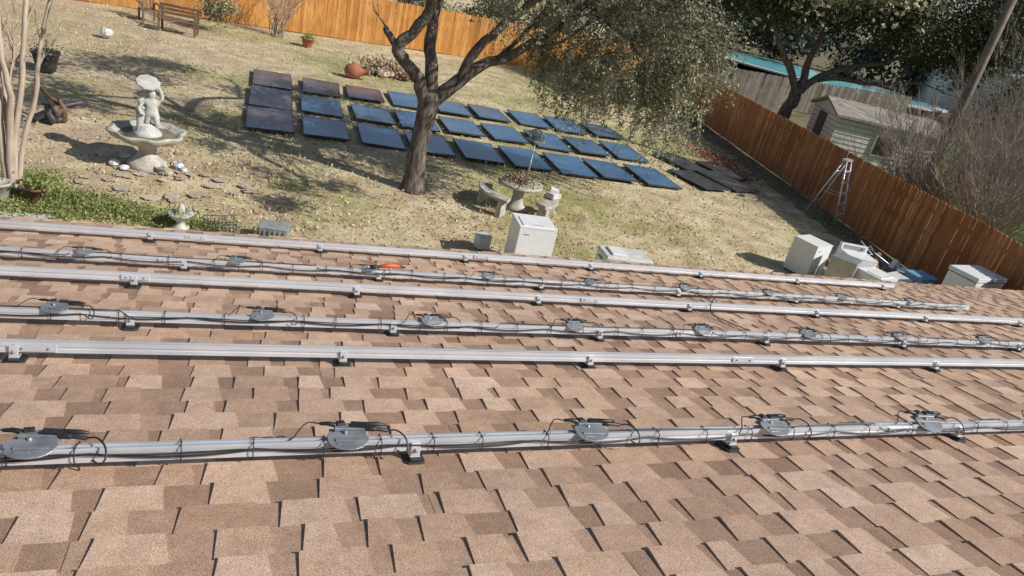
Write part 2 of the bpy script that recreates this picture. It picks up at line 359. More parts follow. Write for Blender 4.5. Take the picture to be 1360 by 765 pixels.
# ---------------------------------------------------------------- rails
def sm0(pts,n=4):
    P=[Vector(p) for p in pts]; out=[]
    for i in range(len(P)-1):
        p0=P[max(i-1,0)];p1=P[i];p2=P[i+1];p3=P[min(i+2,len(P)-1)]
        for k in range(n):
            t=k/n; out.append(.5*((2*p1)+(p2-p0)*t+(2*p0-5*p1+4*p2-p3)*t*t+(3*p1-p0-3*p2+p3)*t**3))
    out.append(P[-1]); return out
sm=sm0
def railpt(x,s,n): return roofM(x,s,n)
def rail(y,x0,x1,feet,brk=None,cable=False,jit=0):
    s=y/cT; root=None
    H=0.10
    prof=[(-.018,H-.050),(.018,H-.050),(.018,H-.034),(.014,H-.032),(.014,H-.024),(.020,H-.021),(.020,H),(.007,H),(.007,H-.012),(-.007,H-.012),(-.007,H),(-.020,H),(-.020,H-.021),(-.014,H-.024),(-.014,H-.032),(-.018,H-.034)]
    mb=MB(); n=len(prof)
    xs=np.linspace(x0,x1,14); vs=[];fs=[]
    for xx in xs:
        off=0.006*math.sin(xx*0.9+y*3); 
        for (ds,h) in prof: vs.append(railpt(xx,s+ds+off*0.5,h+off*0.4))
    for i in range(len(xs)-1):
        for k in range(n):
            fs.append((i*n+k,(i+1)*n+k,(i+1)*n+(k+1)%n,i*n+(k+1)%n))
    fs.append(tuple(range(n))); fs.append(tuple((len(xs)-1)*n+k for k in range(n))[::-1])
    mb.add(vs,fs,M['alu']); ro=mb.obj('solar_mounting_rail')
    mb=MB(); T0=Matrix.Rotation(-TH,4,'X')
    for sx in (x0+1.3+y*.3, x0+6.4-y*.12):
        T=Matrix.Translation(railpt(sx,s,H-.025))@T0
        mb.box((0,-.0235,0),(.16,.005,.034),M['alu'],M4=T)
        for q in (-.05,.05): mb.tube([(q,-.025,0),(q,-.034,0)],.006,M['galv'],6,M4=T)
    for fx in feet:
        if fx>x1: continue
        c=Vector(railpt(fx,s,0.0)); T=Matrix.Translation(c)@T0@Matrix.Scale(.9,4)
        pl=[(-.05,-.045),(-.035,-.06),(.035,-.06),(.05,-.045),(.055,.05),(.03,.07),(-.03,.07),(-.055,.05)]
        mb.prism([(a*.85,b*.9) for a,b in pl],0.02,M['rubber'],M4=T)
        mb.box((0,-.028,.030),(.045,.045,.012),M['rubber'],M4=T)
        mb.box((0,-.005,.036),(.044,.06,.008),M['alu'],M4=T)
        mb.box((0,-.031,.066),(.040,.007,.06),M['alu'],M4=T)
        mb.tube([(0,-.034,.066),(0,-.046,.066)],.009,M['galv'],6,M4=T)
        mb.tube([(0.018,-.0,.04),(.018,0,.05)],.008,M['galv'],6,M4=T)
    mb.obj('l_feet',ro,0.002,1)
    if brk:
        mb=MB()
        for bx,big in brk:
            if bx>x1: continue
            c=Vector(railpt(bx+ru(-.02,.02),s,H)); T=Matrix.Translation(c)@T0@Matrix.Rotation(ru(-.22,.12),4,'Z')@Matrix.Rotation(ru(-.12,.1),4,'X')@Matrix.Scale(big*.84,4)
            P=T@Matrix.Translation((-.01,-.022,.006))@Matrix.Rotation(math.radians(24+ru(-6,8)),4,'X')@Matrix.Rotation(ru(-.15,.1),4,'Z')
            A=np.linspace(0.12,math.pi-0.35,8)
            poly=[(-.075,.035),(-.085,.012)]+[(-.080*math.cos(a),-.058*math.sin(a)**.8) for a in A]+[(.088,.0),(.07,.035)]
            mb.prism(poly,0.006,M['galv'],M4=P)
            mb.box((.005,-.012,.009),(.11,.012,.007),M['galv'],M4=P); mb.box((-.02,-.03,.007),(.05,.008,.005),M['galv'],M4=P)
            mb.box((-.01,.018,.014),(.15,.06,.010),M['galv'],M4=T)
            mb.box((.0,.04,.028),(.13,.045,.022),M['galv'],M4=T,rot=(.1,0,.05))
            mb.box((.035,.042,.040),(.07,.04,.014),M['black'],M4=T,rot=(.1,0,-.1))
            mb.box((-.04,.05,.04),(.035,.03,.02),M['black'],M4=T,rot=(.1,0,.3))
            mb.tube([(.06,.03,.032),(.10,.026,.032),(.105,.026,.032),(.155,.02,.028)],[.012,.012,.009,.009],M['black'],8,M4=T)
            mb.tube([(.05,.06,.036),(.12,.068,.034),(.15,.07,.03)],[.012,.010,.006],M['black'],8,M4=T)
            mb.tube([(-.05,.045,.035),(-.09,.05,.042),(-.125,.052,.04)],[.012,.010,.007],M['black'],8,M4=T)
            mb.tube([(-.02,.0,.01),(-.02,.0,.034)],.009,M['steel'],6,M4=T)
            L=[(.15,.02,.028),(.19,.01,.034),(.225,-.02,.015),(.235,-.042,-.02),(.22,-.05,-.042),(.19,-.04,-.03)]
            mb.tube(sm0(L),.0042,M['black'],6,M4=T)
            L=[(-.125,.052,.04),(-.17,.05,.045),(-.20,.02,.03),(-.22,-.01,.012),(-.25,-.03,-.01)]
            mb.tube(sm0(L),.0036,M['black'],6,M4=T)
        mb.obj('module_electronics_brackets',ro,0.002,1)
    if cable:
        mb=MB()
        for c in range(2):
            pts=[]; xx=x0+0.05; ph=ru(0,6)
            while xx<x1-0.05:
                sag=abs(math.sin((xx+ph)*math.pi/0.52))**0.8
                dn=H-0.016-0.016*sag*(1 if c==0 else .3)
                ds=-0.025-0.003*c-0.008*sag
                if c==1:
                    tt=math.sin(xx*1.7+ph)
                    if tt>0.2: dn=H+0.005; ds=-0.008+0.01*math.sin(xx*5)
                pts.append(railpt(xx,s+ds,dn)); xx+=0.045
            mb.tube(pts,0.0040 if c==0 else .0030,M['black'],6)
        xx=x0+.2
        while xx<x1:
            T=Matrix.Translation(railpt(xx,s,0))@T0@Matrix.Rotation(ru(-.12,.12),4,'Z')
            a=.024;t=H+.004;b_=H-.055
            mb.tube([(0,-a-.010,t-.01),(0,-a+.004,t),(0,a,t),(0,a,b_),(0,-a,b_),(0,-a-.010,b_+.02),(0,-a-.010,t-.01)],.0022,M['black'],5,M4=T)
            mb.tube([(0,-a,t),(ru(-.01,.01),-a-.010,t+ru(.005,.02))],.0014,M['black'],4,M4=T)
            xx+=ru(.15,.30)
        mb.obj('trunk_cable',ro)
    return ro
def seq(a,st,n): return [a+st*i for i in range(n)]
R6=rail(2.06,-3.0,7.6,seq(-.78,1.455,8),[(x,1.05) for x in seq(-.52,.965,9)],True)
R5=rail(3.10,-3.0,7.6,seq(-2.25,1.40,9))
R4=rail(3.62,-3.0,7.6,seq(-1.85,1.38,9),[(x,.9) for x in seq(-1.77,.97,10)],True)
R3=rail(4.49,-3.2,7.85,seq(-1.95,1.39,9))
R2=rail(5.02,-3.2,7.73,seq(-1.7,1.39,9),[(x,.8) for x in seq(-1.9,.97,10)],True)
R1=rail(6.04,-3.4,7.78,seq(-2.0,1.37,9))
mb=MB()
A=[roofM(4.0,5.0/cT,.08),roofM(4.1,4.75/cT,.03),roofM(3.9,4.55/cT,.12),roofM(3.75,4.35/cT,.04),roofM(3.8,4.0/cT,.02),roofM(3.6,3.75/cT,.08)]
mb.tube(sm(A),.0045,M['black'],6); mb.obj('loose_wire')
mb=MB(); T=Matrix.Translation(roofM(1.16,4.985/cT,.125))@Matrix.Rotation(.1,4,'Z')
mb.tube([(-.09,0,.012),(-.03,0,.022),(.03,0,.022),(.08,.01,.012)],[.010,.018,.018,.010],M['orange'],8,M4=T); mb.tube([(-.16,0,.008),(-.09,0,.012)],.009,M['black'],6,M4=T); mb.tube([(.08,.01,.012),(.13,.02,.0)],.006,M['black'],6,M4=T)
mb.obj('orange_hand_tool')

# ---------------------------------------------------------------- ground
def gz(x,y):
    d=.65*x+.75*y; t=min(1,max(0,(d-43)/10)); return 2.0*t*t*(3-2*t)
def axis(a,b,c,d,st):
    inner=list(np.arange(b,c+.01,st)); o=[];k=c+st
    while k<d: o.append(k); k+= (k-c)*0.35+st
    o.append(d); L=[];k=b-st
    while k>a: L.append(k); k-=(b-k)*0.35+st
    L.append(a); return L[::-1]+inner+o
gx=axis(-500,-20,60,500,1.5); gy=axis(-500,-12,70,600,1.5)
mb=MB(); vs=[]
for yy in gy:
    for xx in gx:
        vs.append((xx,yy,gz(xx,yy)+(0.03*math.sin(xx*1.3+yy*.7)*math.sin(yy*.9) if yy>9 else 0)-.03))
nx=len(gx)
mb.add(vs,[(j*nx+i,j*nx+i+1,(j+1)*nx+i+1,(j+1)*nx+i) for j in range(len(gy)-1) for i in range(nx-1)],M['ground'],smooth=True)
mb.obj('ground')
def sidex(y): return 16.5+.2235*(y-12.2)
n=70000
gy_=9+ (34-9)*np.random.rand(n)**1.4; gx_=-8+30*np.random.rand(n)
k=gx_<16.3+.2235*(gy_-12.2); gx_,gy_=gx_[k],gy_[k]
pat=np.sin(gx_*.9+np.sin(gy_*.7)*2)*np.sin(gy_*1.1+gx_*.4)
k=np.random.rand(len(gx_))<0.40+.5*pat; gx_,gy_,pat=gx_[k],gy_[k],pat[k]
P=np.stack([gx_,gy_,np.full(len(gx_),-.02)],1)
leaves('grass',P,np.random.uniform(.04,.10,len(P)),0.5+.22*np.random.randn(len(P)),M['grassblade'],aspect=.3,droop=(0,0,.5))
n=26000
lx=-8+26*np.random.rand(n); ly=9.5+22*np.random.rand(n)**1.2
w=np.exp(-((lx-3)**2+(ly-15)**2)/45)+.25; k=(np.random.rand(n)<w)&(lx<16.2+.2235*(ly-12.2)); lx,ly=lx[k],ly[k]
leaves('leaf_litter',np.stack([lx,ly,np.full(len(lx),.012)],1),np.random.uniform(.04,.09,len(lx)),np.random.rand(len(lx)),M['litter'],droop=(0,0,.05))
P=[]
for (cx,cy,rx,ry,nn) in [(-2.7,12.75,.8,.4,3000),(-3.3,13.5,.5,.4,1300),(-.8,12.1,.8,.25,1500),(-1.7,12.4,.7,.35,1500),(-2.9,12.1,.7,.3,1300)]:
    a=np.random.normal(size=(nn,2))*.6; P.append(np.stack([cx+a[:,0]*rx,cy+a[:,1]*ry,np.abs(np.random.normal(size=nn))*.04],1))
P=np.concatenate(P); leaves('groundcover_plant',P,np.random.uniform(.03,.07,len(P)),np.random.rand(len(P)),M['leaf_green'],droop=(0,0,.4))
mb=MB()
for i in range(60):
    cx,cy=ru(-2.7,.5),ru(13.05,15.3)
    q=((cx+1.2)/1.5)**2+((cy-13.9)/.9)**2
    if q>1 or (q<.25 and rnd()<.5): continue
    k=random.randint(5,7); r=ru(.08,.16); a0=rnd()*6
    mb.prism([(cx+r*ru(.75,1.1)*math.cos(a0+6.283*j/k),cy+r*ru(.75,1.1)*math.sin(a0+6.283*j/k)) for j in range(k)],.002+.010*rnd(),M['flag'],var=rnd())
mb.obj('flagstone_path')
mb=MB(); mb.box((-5.2,11.2,.01),(5.2,1.4,.06),M['concrete'],rot=(0,0,.05)); mb.obj('concrete_path',bevel=.01)

# ---------------------------------------------------------------- fences
def fence(name,p0,p1,h,mat,pw=.14,side=1,dog=True,lean=.01):
    p0=Vector(p0);p1=Vector(p1); L=(p1-p0).length; d=(p1-p0)/L; ang=math.atan2(d.y,d.x); mb=MB()
    n=int(L/(pw+.004))
    for i in range(n):
        c=p0+d*(i+.5)*(pw+.004); z0=gz(c.x,c.y); hh=h+ru(-.015,.015)
        T=Matrix.Translation((c.x,c.y,z0))@Matrix.Rotation(ang,4,'Z')@Matrix.Rotation(ru(-lean,lean),4,'Y')
        w=pw/2; k=.03 if dog else 0.001
        poly=[(-w,0),(w,0),(w,hh-k),(w-k,hh),(-w+k,hh),(-w,hh-k)]
        P=T@Matrix.Rotation(math.pi/2,4,'X')@Matrix.Translation((0,0,-ru(0,.004)))
        mb.prism(poly,.016,mat,M4=P,var=rnd())
    for zz in (.35,h*.55,h-.3):
        m_=int(L/2.4)+1
        for j in range(m_):
            a=p0+d*(j*L/m_); b_=p0+d*((j+1)*L/m_); c=(a+b_)/2; nn=Vector((-d.y,d.x,0))*side*.035
            mb.box((c.x+nn.x,c.y+nn.y,gz(c.x,c.y)+zz),(L/m_-.005,.04,.09),mat,rot=(0,0,ang),var=.3)
    for j in range(int(L/2.4)+1):
        c=p0+d*j*2.4; nn=Vector((-d.y,d.x,0))*side*.105
        mb.box((c.x+nn.x,c.y+nn.y,gz(c.x,c.y)+h/2-.02),(.09,.09,h-.04),mat,rot=(0,0,ang),var=.3)
    return mb.obj(name)
fence('wooden_fence',(sidex(-4),-4,0),(sidex(38.4),38.4,0),1.92,M['cedar_shade'],side=-1)
fence('wooden_fence',(-14,31.7,0),(22.2,38.2,0),2.0,M['cedar'],side=1)
fence('grey_wooden_fence',(22.8,38.3,0),(36,32.3,0),1.8,M['greywood'],side=1,lean=.02)

# ---------------------------------------------------------------- solar panels on the lawn
def panel(cx,cy,mat,w=1.2,l=2.0,rz=0,z=.03,tx=0,ty=0):
    T=Matrix.Translation((cx,cy,z))@Euler((tx,ty,rz)).to_matrix().to_4x4()
    mb=MB()
    mb.box((0,0,.0),(w,l,.03),M['dark'],M4=T)
    for sx in (-1,1): mb.box((sx*(w/2-.01),0,.018),(.02,l,.012),M['dark'],M4=T)
    for sy in (-1,1): mb.box((0,sy*(l/2-.01),.018),(w-.042,.02,.012),M['dark'],M4=T)
    o=mb.obj('solar_panel')
    me=bpy.data.meshes.new('glass'); ww,ll=w/2-.022,l/2-.022
    me.from_pydata([tuple(T@Vector(q)) for q in ((-ww,-ll,.019),(ww,-ll,.019),(ww,ll,.019),(-ww,ll,.019))],[],[(0,1,2,3)])
    uv=me.uv_layers.new(name='UVMap')
    for i,q in enumerate(((0,0),(1,0),(1,1),(0,1))): uv.data[i].uv=q
    me.materials.append(mat); g=bpy.data.objects.new('glass',me); scene.collection.objects.link(g); g.parent=o
for r,(xs,ys,xe,yee,nn,ln) in enumerate([(.95,23.95,12.4,23.6,9,1.95),(.87,21.5,12.0,20.9,9,1.95),(.80,19.2,11.7,18.3,9,1.95)]):
    for c in range(nn):
        t=c/8; x=xs+(xe-xs)*t; y=ys+(yee-ys)*t
        br=(r==0 and c<3) or c==0
        l=2.12 if c==0 else 1.83
        panel(x+ru(-.05,.05),y+ru(-.09,.09),M['pvbrown'] if br else M['pvblue'],1.15,l,rz=-.04+ru(-.02,.02),z=.055,tx=ru(-.022,.022),ty=ru(-.022,.022))
for (x,y,rz) in ((13.6,18.6,.2),(14.9,18.9,.25),(14.1,20.6,.22),(15.6,20.2,.2)): panel(x,y,M['pvdark'],1.1,1.8,rz,.05+.02*rnd(),ru(-.03,.03),ru(-.03,.03))
P=np.random.normal(size=(1500,3))*np.array([.45,1.3,.05])+np.array([16.3,21.8,.08]); leaves('dry_flower_debris',P,.08,np.random.rand(1500),M['redfl'])

# ---------------------------------------------------------------- trees
def branch(mb,p,d,L,r,depth,mat,tips,droop=0.0,seg=7,spread=.6):
    pts=[Vector(p)];rad=[r];d=Vector(d).normalized();k=5
    for i in range(k):
        d=(d+Vector((ru(-1,1),ru(-1,1),ru(-1,1)))*.22+Vector((0,0,-droop))*.12).normalized()
        pts.append(pts[-1]+d*L/k); rad.append(r*(1-.5*(i+1)/k))
    mb.tube(pts,rad,mat,seg,cap=False)
    if depth==0: tips.append(pts[-1]); return
    for j in range(random.choice([2,3,3])):
        t=random.choice([2,3,4,5]); nd=(d+Vector((ru(-1,1),ru(-1,1),ru(-.6,.8)))*spread).normalized()
        branch(mb,pts[t],nd,L*ru(.6,.8),rad[t]*.62,depth-1,mat,tips,droop,max(4,seg-1),spread)
def limb(mb,pts,r0,r1,mat,seg=12):
    s=sm(pts,4); n=len(s); mb.tube([p+Vector((ru(-1,1),ru(-1,1),0))*r1*.3 for p in s],[(r0+(r1-r0)*i/(n-1))*ru(.9,1.1) for i in range(n)],mat,seg)
oak=empty('oak_tree')
mb=MB(); bk=M['bark']; Y=15.1
mb.tube([(3.72,Y,-.1),(3.72,Y,.05),(3.71,Y,.3),(3.69,Y,.9),(3.73,Y,1.5),(3.76,Y,2.0),(3.78,Y,2.2)],[.36,.29,.225,.20,.20,.235,.19],bk,16)
tips=[]
limb(mb,[(3.73,Y,1.85),(3.45,Y-.05,2.4),(3.12,Y-.1,2.72),(2.93,Y-.1,3.0),(3.15,Y-.15,3.3),(3.4,Y-.2,3.8),(3.35,Y-.3,4.6),(2.9,Y-.4,5.6)],.15,.08,bk)
limb(mb,[(2.98,Y-.1,2.9),(2.72,Y,3.2),(2.65,Y+.1,3.3)],.08,.05,bk)
limb(mb,[(3.78,Y,1.95),(4.2,Y,2.38),(4.76,Y,2.92),(5.4,Y+.1,3.2),(6.0,Y+.1,3.7),(7.0,Y+.2,4.4),(8.2,Y+.4,4.5)],.16,.05,bk)
limb(mb,[(3.76,Y,1.95),(3.7,Y+.1,2.7),(3.6,Y+.2,3.4),(3.75,Y+.2,4.6),(4.3,Y+.1,6)],.16,.09,bk)
limb(mb,[(4.3,Y,2.45),(4.45,Y-.2,3.1),(4.9,Y-.4,3.8),(5.6,Y-1,4.8),(6.4,Y-2.4,6)],.11,.07,bk)
limb(mb,[(4.76,Y,2.92),(5.2,Y+.5,3.0),(5.6,Y+.7,3.35),(6.3,Y+1,4.2)],.08,.04,bk)
limb(mb,[(6.4,Y-2.4,6),(7.5,Y-4,6.6),(8.8,Y-5.5,7)],.09,.06,bk)
limb(mb,[(5.6,Y-1,4.9),(7.0,Y-1.8,5.6),(9.0,Y-2.4,6.0),(10.6,Y-3.2,6.1)],.10,.05,bk)
limb(mb,[(3.8,Y+.2,4.7),(4.8,Y+1.2,5.4),(6.2,Y+1.6,5.8),(7.6,Y+2.4,6)],.10,.05,bk)
for (p,d,L,r,dp) in [((3.3,Y-.3,4.6),(-.6,.4,.5),2.6,.08,3),((2.9,Y-.4,5.6),(-.3,-.3,.8),2.4,.07,3),((3.4,Y-.2,3.8),(.1,-.5,.8),2.3,.05,2),((4.0,Y+.2,4.9),(.2,.6,.6),2.6,.08,3),((4.3,Y+.1,6),(.5,-.3,.7),2.4,.08,3),((4.3,Y+.1,6),(-.2,-.8,.4),2.6,.07,3),
    ((5.5,Y+.1,3.3),(.7,-.4,.5),1.7,.05,2),((6.2,Y+.1,3.9),(.6,.5,.4),1.7,.05,2),((7.0,Y+.2,4.4),(.6,-.6,-.1),1.5,.045,2),((8.2,Y+.4,4.5),(.9,.2,-.2),1.6,.045,2),((7.0,Y+.2,4.4),(.2,.6,.5),1.8,.045,2),((6.4,Y-2.4,6),(.7,-.3,.3),2.6,.07,3),((5.6,Y-1,4.8),(.6,-.6,.5),2.0,.055,2),((7.8,Y+.3,4.4),(.5,-.1,-.7),1.4,.03,2),((2.7,Y+.1,3.25),(-.4,.1,.6),.5,.02,1),((8.8,Y-5.5,7),(.3,-.6,.2),2.2,.06,3),((7.5,Y-4,6.6),(.8,.1,.5),2.4,.06,3),
    ((9.0,Y-2.4,6.0),(.5,-.6,.3),2.4,.06,3),((10.6,Y-3.2,6.1),(.7,-.2,.2),2.0,.05,3),((7.6,Y+2.4,6),(.7,.3,.2),2.0,.05,3),((6.2,Y+1.6,5.8),(.1,.8,.2),2.0,.05,3),((7.0,Y-1.8,5.6),(.1,-.9,.4),2.2,.06,3)]:
    branch(mb,p,d,L,r,dp,bk,tips)
LP=[];LV=[]
def hang(c,r,n,Lmin,Lmax,nl,spread=.045):
    C=ell_pts(c,r,n,.25)
    for q in C:
        L=ru(Lmin,Lmax); d=np.array([ru(-1,1),ru(-1,1),ru(-.3,.4)]); d/=np.linalg.norm(d); p=q.copy(); k=9; pts=[tuple(p)]
        base=ru(.12,.85)
        for i in range(k):
            d=d+np.array([ru(-.15,.15),ru(-.15,.15),-.30]); d/=np.linalg.norm(d); p=p+d*L/k; pts.append(tuple(p))
        mb.tube(pts,[.007-.0004*i for i in range(k+1)],M['twig'],3,cap=False)
        A=np.array(pts); m=int(nl*L); t=np.random.rand(m)*k*.999; i0=t.astype(int); f=(t-i0)[:,None]
        LP.append(A[i0]*(1-f)+A[i0+1]*f+np.random.normal(size=(m,3))*spread); LV.append(base+np.random.normal(size=m)*.15)
random.seed(11); np.random.seed(11)
def hangs(c,r,groups,per,*a):
    for q in ell_pts(c,r,groups,.15): hang(q,(.42,.42,.35),per,*a)
hangs((5.4,15.0,4.9),(1.2,1.6,1.2),14,7,.5,1.2,60)
hangs((7.5,15.3,4.4),(1.7,2.0,1.8),30,8,.6,1.5,60)
hangs((9.6,15.7,3.7),(1.1,1.2,1.7),26,8,.6,1.6,60)
hangs((6.6,15.0,3.7),(.9,1.1,.8),9,7,.5,1.2,60)
hangs((10.3,16.0,2.7),(.6,.9,.9),9,7,.6,1.4,60)
hangs((8.8,16.6,3.0),(1.0,1.0,1.0),9,7,.6,1.2,60)
mb.obj('trunk_and_limbs',oak)
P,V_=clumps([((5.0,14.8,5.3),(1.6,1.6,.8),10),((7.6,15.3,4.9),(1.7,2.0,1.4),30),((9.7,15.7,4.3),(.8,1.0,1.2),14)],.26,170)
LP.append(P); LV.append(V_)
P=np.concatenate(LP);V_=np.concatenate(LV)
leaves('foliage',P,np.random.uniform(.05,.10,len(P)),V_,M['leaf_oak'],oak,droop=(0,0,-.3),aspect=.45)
# upper crown, out of view: clumps and gaps laid out to shape dappled shade
C=[]
tries=0
while len(C)<66 and tries<5000:
    tries+=1
    x,y,z=ru(.5,11.5),ru(8.4,19.5),ru(5.7,7.0)
    if ((x-6)/5.8)**2+((y-14)/6)**2>1: continue
    gx_s,gy_s=x-1.06*(z-.9),y+.8*(z-.9)
    if (gx_s+1.5)**2+(gy_s-14.7)**2<2.2**2: continue  # leave out clumps that would shade the fountain
    C.append(((x,y,z),(.1,.1,.05),1))
P,V_=clumps(C,.30,300)
leaves('upper_foliage',P,np.random.uniform(.09,.15,len(P)),V_,M['leaf_oak'],oak,aspect=.7)

def tree(name,base,trunkpts,r0,r1,brs,ells,rad,per,lsize,lm,bkm):
    t=empty(name); mb=MB(); tips=[]
    limb(mb,trunkpts,r0,r1,bkm)
    for (pts,a,b_) in brs:
        limb(mb,pts,a,b_,bkm,9); d=Vector(pts[-1])-Vector(pts[-2]); branch(mb,pts[-1],d,1.8,b_*.9,2,bkm,tips)
    mb.obj('trunk_and_limbs',t)
    if ells:
        P,V_=clumps(ells,rad,per); leaves('foliage',P,np.random.uniform(lsize*.7,lsize*1.3,len(P)),V_,lm,t)
    return t
b=(24.0,28.0)
tree('oak_tree',b,[(b[0],b[1],-.1),(b[0]-.05,b[1],1),(b[0]+.1,b[1],1.9),(b[0]+.3,b[1],2.6)],.34,.24,
 [([(24.2,28,2.2),(24.9,27.9,3.0),(26,27.6,3.7),(27.5,27,4.3)],.19,.1),([(24.2,28,2.0),(23.6,28.2,3.0),(22.9,28.6,3.9),(22.3,29,5)],.19,.1),([(24.3,28,2.4),(24.5,28.4,3.6),(24.9,28.6,5),(25.2,29,6.5)],.2,.1),([(24.9,27.9,2.9),(25.6,27.4,3.2),(26.8,26.6,3.3),(28.4,25.8,3.8)],.12,.06)],
 [((24.6,28.4,7.0),(4.2,3.5,2.0),120),((28.6,26.2,6.4),(3.2,3,1.7),90),((22.2,29.6,6.4),(2.6,2.5,1.8),50),((26.5,26.5,8.6),(5,4,1.8),55),((29.8,25.0,5.4),(2.0,1.8,1.1),34),((32.0,24.2,6.8),(2.4,2.0,1.6),44)],.44,260,.14,M['leaf_dark'],M['bark'])

# crepe myrtle
mb=MB(); bx,by=-3.38,12.9; tips=[]
for (tx,ty,r) in [(-.22,.1,.055),(.08,-.15,.06),(.34,.1,.055),(.60,.25,.045),(.0,.3,.04)]:
    p=[(bx+tx*.15,by+ty*.08,-.05),(bx+tx*.30+ru(-.05,.05),by+ty*.2,.8),(bx+tx*.55+ru(-.08,.08),by+ty*.4,1.6),(bx+tx*.9+ru(-.08,.08),by+ty*.8,2.4),(bx+tx*1.3,by+ty*1.3,3.7)]
    limb(mb,p,r,r*.55,M['bark2'],9)
    for j in range(4):
        k=random.choice([2,3,4,4]); branch(mb,p[k],(tx*.6+ru(-.35,.35),ty+ru(-.4,.4),1.3),1.0,.018,2,M['bark2'],tips,seg=5,spread=.4)
mb.obj('crepe_myrtle_tree')
def offtree(x,y,h,cr,n,name='shade_tree',z0=None):
    z0=z0 or h*.7
    tree(name,(x,y),[(x,y,-.1),(x+.1,y,h*.3),(x,y+.1,h*.55)],.22,.14,[([(x,y,h*.45),(x+.7,y+.3,h*.6),(x+1.3,y+.5,h*.75)],.1,.05),([(x,y,h*.45),(x-.7,y-.3,h*.6),(x-1.2,y-.2,h*.75)],.1,.05)],
      [((x,y,z0),(cr,cr,h*.22),n)],.32,220,.14,M['leaf_oak'],M['bark'])
offtree(-7.5,16,7,3.0,22,z0=6.6)
offtree(-8.5,25,8,3.2,22,z0=7.5)
def shrub(x,y,h,n,sp,name='bare_shrub'):
    mb=MB()
    for i in range(n):
        a=ru(0,6.283); lean=ru(.1,sp); L=h*ru(.6,1.05); pts=[(x+ru(-.3,.3),y+ru(-.3,.3),0)]; d=Vector((math.cos(a)*lean,math.sin(a)*lean,1)).normalized()
        P0=[Vector(pts[0])]
        for k in range(6):
            d=(d+Vector((ru(-.12,.12)+math.cos(a)*.06,ru(-.12,.12)+math.sin(a)*.06,0))).normalized(); P0.append(P0[-1]+d*L/6)
        mb.tube(P0,[.018*(1-.75*k/6) for k in range(7)],M['twig'],4,cap=False)
        for j in range(9):
            k=random.randint(2,6); q=P0[k]; dd=(d+Vector((ru(-.7,.7),ru(-.7,.7),ru(-.1,.5)))).normalized(); l=L*ru(.1,.28)
            e1=q+dd*l*.5+Vector((ru(-.05,.05),ru(-.05,.05),.02)); e2=q+dd*l+Vector((0,0,.06))
            mb.tube([q,e1,e2],[.009,.007,.004],M['twig'],3,cap=False)
            mb.tube([e1,e1+(dd+Vector((ru(-.8,.8),ru(-.8,.8),ru(-.2,.6)))).normalized()*l*.5],[.006,.003],M['twig'],3,cap=False)
    mb.obj(name)
shrub(19.9,16.2,4.0,130,.65); shrub(20.1,13.9,3.5,110,.7); shrub(22.5,15.5,4.6,110,.6); shrub(26,17.5,6.0,110,.5); shrub(30,19,7,90,.5); shrub(28,14.5,6,80,.5)

E=[]
for i in range(60):
    a=math.radians(ru(-12,125)); R_=ru(58,85); x,y=R_*math.cos(a),R_*math.sin(a); h=ru(4,9)
    E.append(((x,y,h*.6+2),(ru(3,6),ru(3,6),h*.6),22))
P,V_=clumps(E,.9,90); leaves('background_trees',P,np.random.uniform(.35,.65,len(P)),V_,M['leaf_far'])
E=[((x,y,1.2),(1.6,1.2,1.2),26) for x,y in ((4,41),(9,42),(14,44),(-3,39),(18,44),(26,45),(44,30),(38,14))]
E+=[((x,y,3.4),(2.2,1.8,1.6),26) for x,y in ((30,50),(35,51),(40,49),(44,46),(47,42),(48,37),(43,31))]
P,V_=clumps(E,.42,130); leaves('bushes',P,.18,V_,M['leaf_far'])

# ---------------------------------------------------------------- neighbour shed, pool, houses
def house2(name,x,y,rz,w,d,h,pk,wall,roof,ov=.3):
    T=TR(x,y,gz(x,y),rz); root=empty(name)
    mb=MB(); mb.box((0,0,h/2-.02),(w,d,h+.04),wall,M4=T)
    mb.add([(-w/2,-d/2,h),(-w/2,d/2,h),(-w/2,0,pk),(w/2,-d/2,h),(w/2,d/2,h),(w/2,0,pk)],[(0,1,2),(3,5,4)],wall,M4=T)
    nb=int(h/.2)
    for i in range(nb):
        mb.box((0,-d/2-.008,.1+i*.2),(w+.02,.012,.02),M['greywood'],M4=T,var=.0)
        mb.box((-w/2-.008,0,.1+i*.2),(.012,d+.02,.02),M['greywood'],M4=T,var=.0)
    mb.obj('walls',root)
    mb=MB(); k=(pk-h)/(d/2)
    for sg in (-1,1):
        a=sg*(d/2+ov); za=h-k*ov
        mb.add([(-w/2-ov,a,za),(w/2+ov,a,za),(w/2+ov,0,pk+.05),(-w/2-ov,0,pk+.05),(-w/2-ov,a,za-.1),(w/2+ov,a,za-.1),(w/2+ov,0,pk-.05),(-w/2-ov,0,pk-.05)],
          [(0,1,2,3),(4,7,6,5),(0,4,5,1),(0,3,7,4),(1,5,6,2)],roof,M4=T)
    mb.obj('roof',root)
    mb=MB(); nwin=max(1,int(w/3))
    for i in range(nwin):
        xx=-w/2+(i+.5)*w/nwin
        mb.box((xx,-d/2-.03,h*.55),(1.0,.06,.9),M['white'],M4=T); mb.box((xx,-d/2-.065,h*.55),(.85,.02,.75),M['dark'],M4=T)
    mb.box((-w/2-.02,.2,h*.45),(.05,.9,h*.85),M['dark'],M4=T)
    mb.obj('windows',root); return root
house2('garden_shed',26.4,25.0,math.radians(-22),4.6,3.2,2.1,2.5,M['siding'],M['roof2'],.2)
house2('neighbour_house',52,36,math.radians(-40),16,9,3,5,M['siding'],M['roof2'])
house2('neighbour_house',60,14,math.radians(-75),14,9,3,5,M['siding'],M['roof2'])
mb=MB(); T=TR(36.5,41.0,2.0,math.radians(-38))
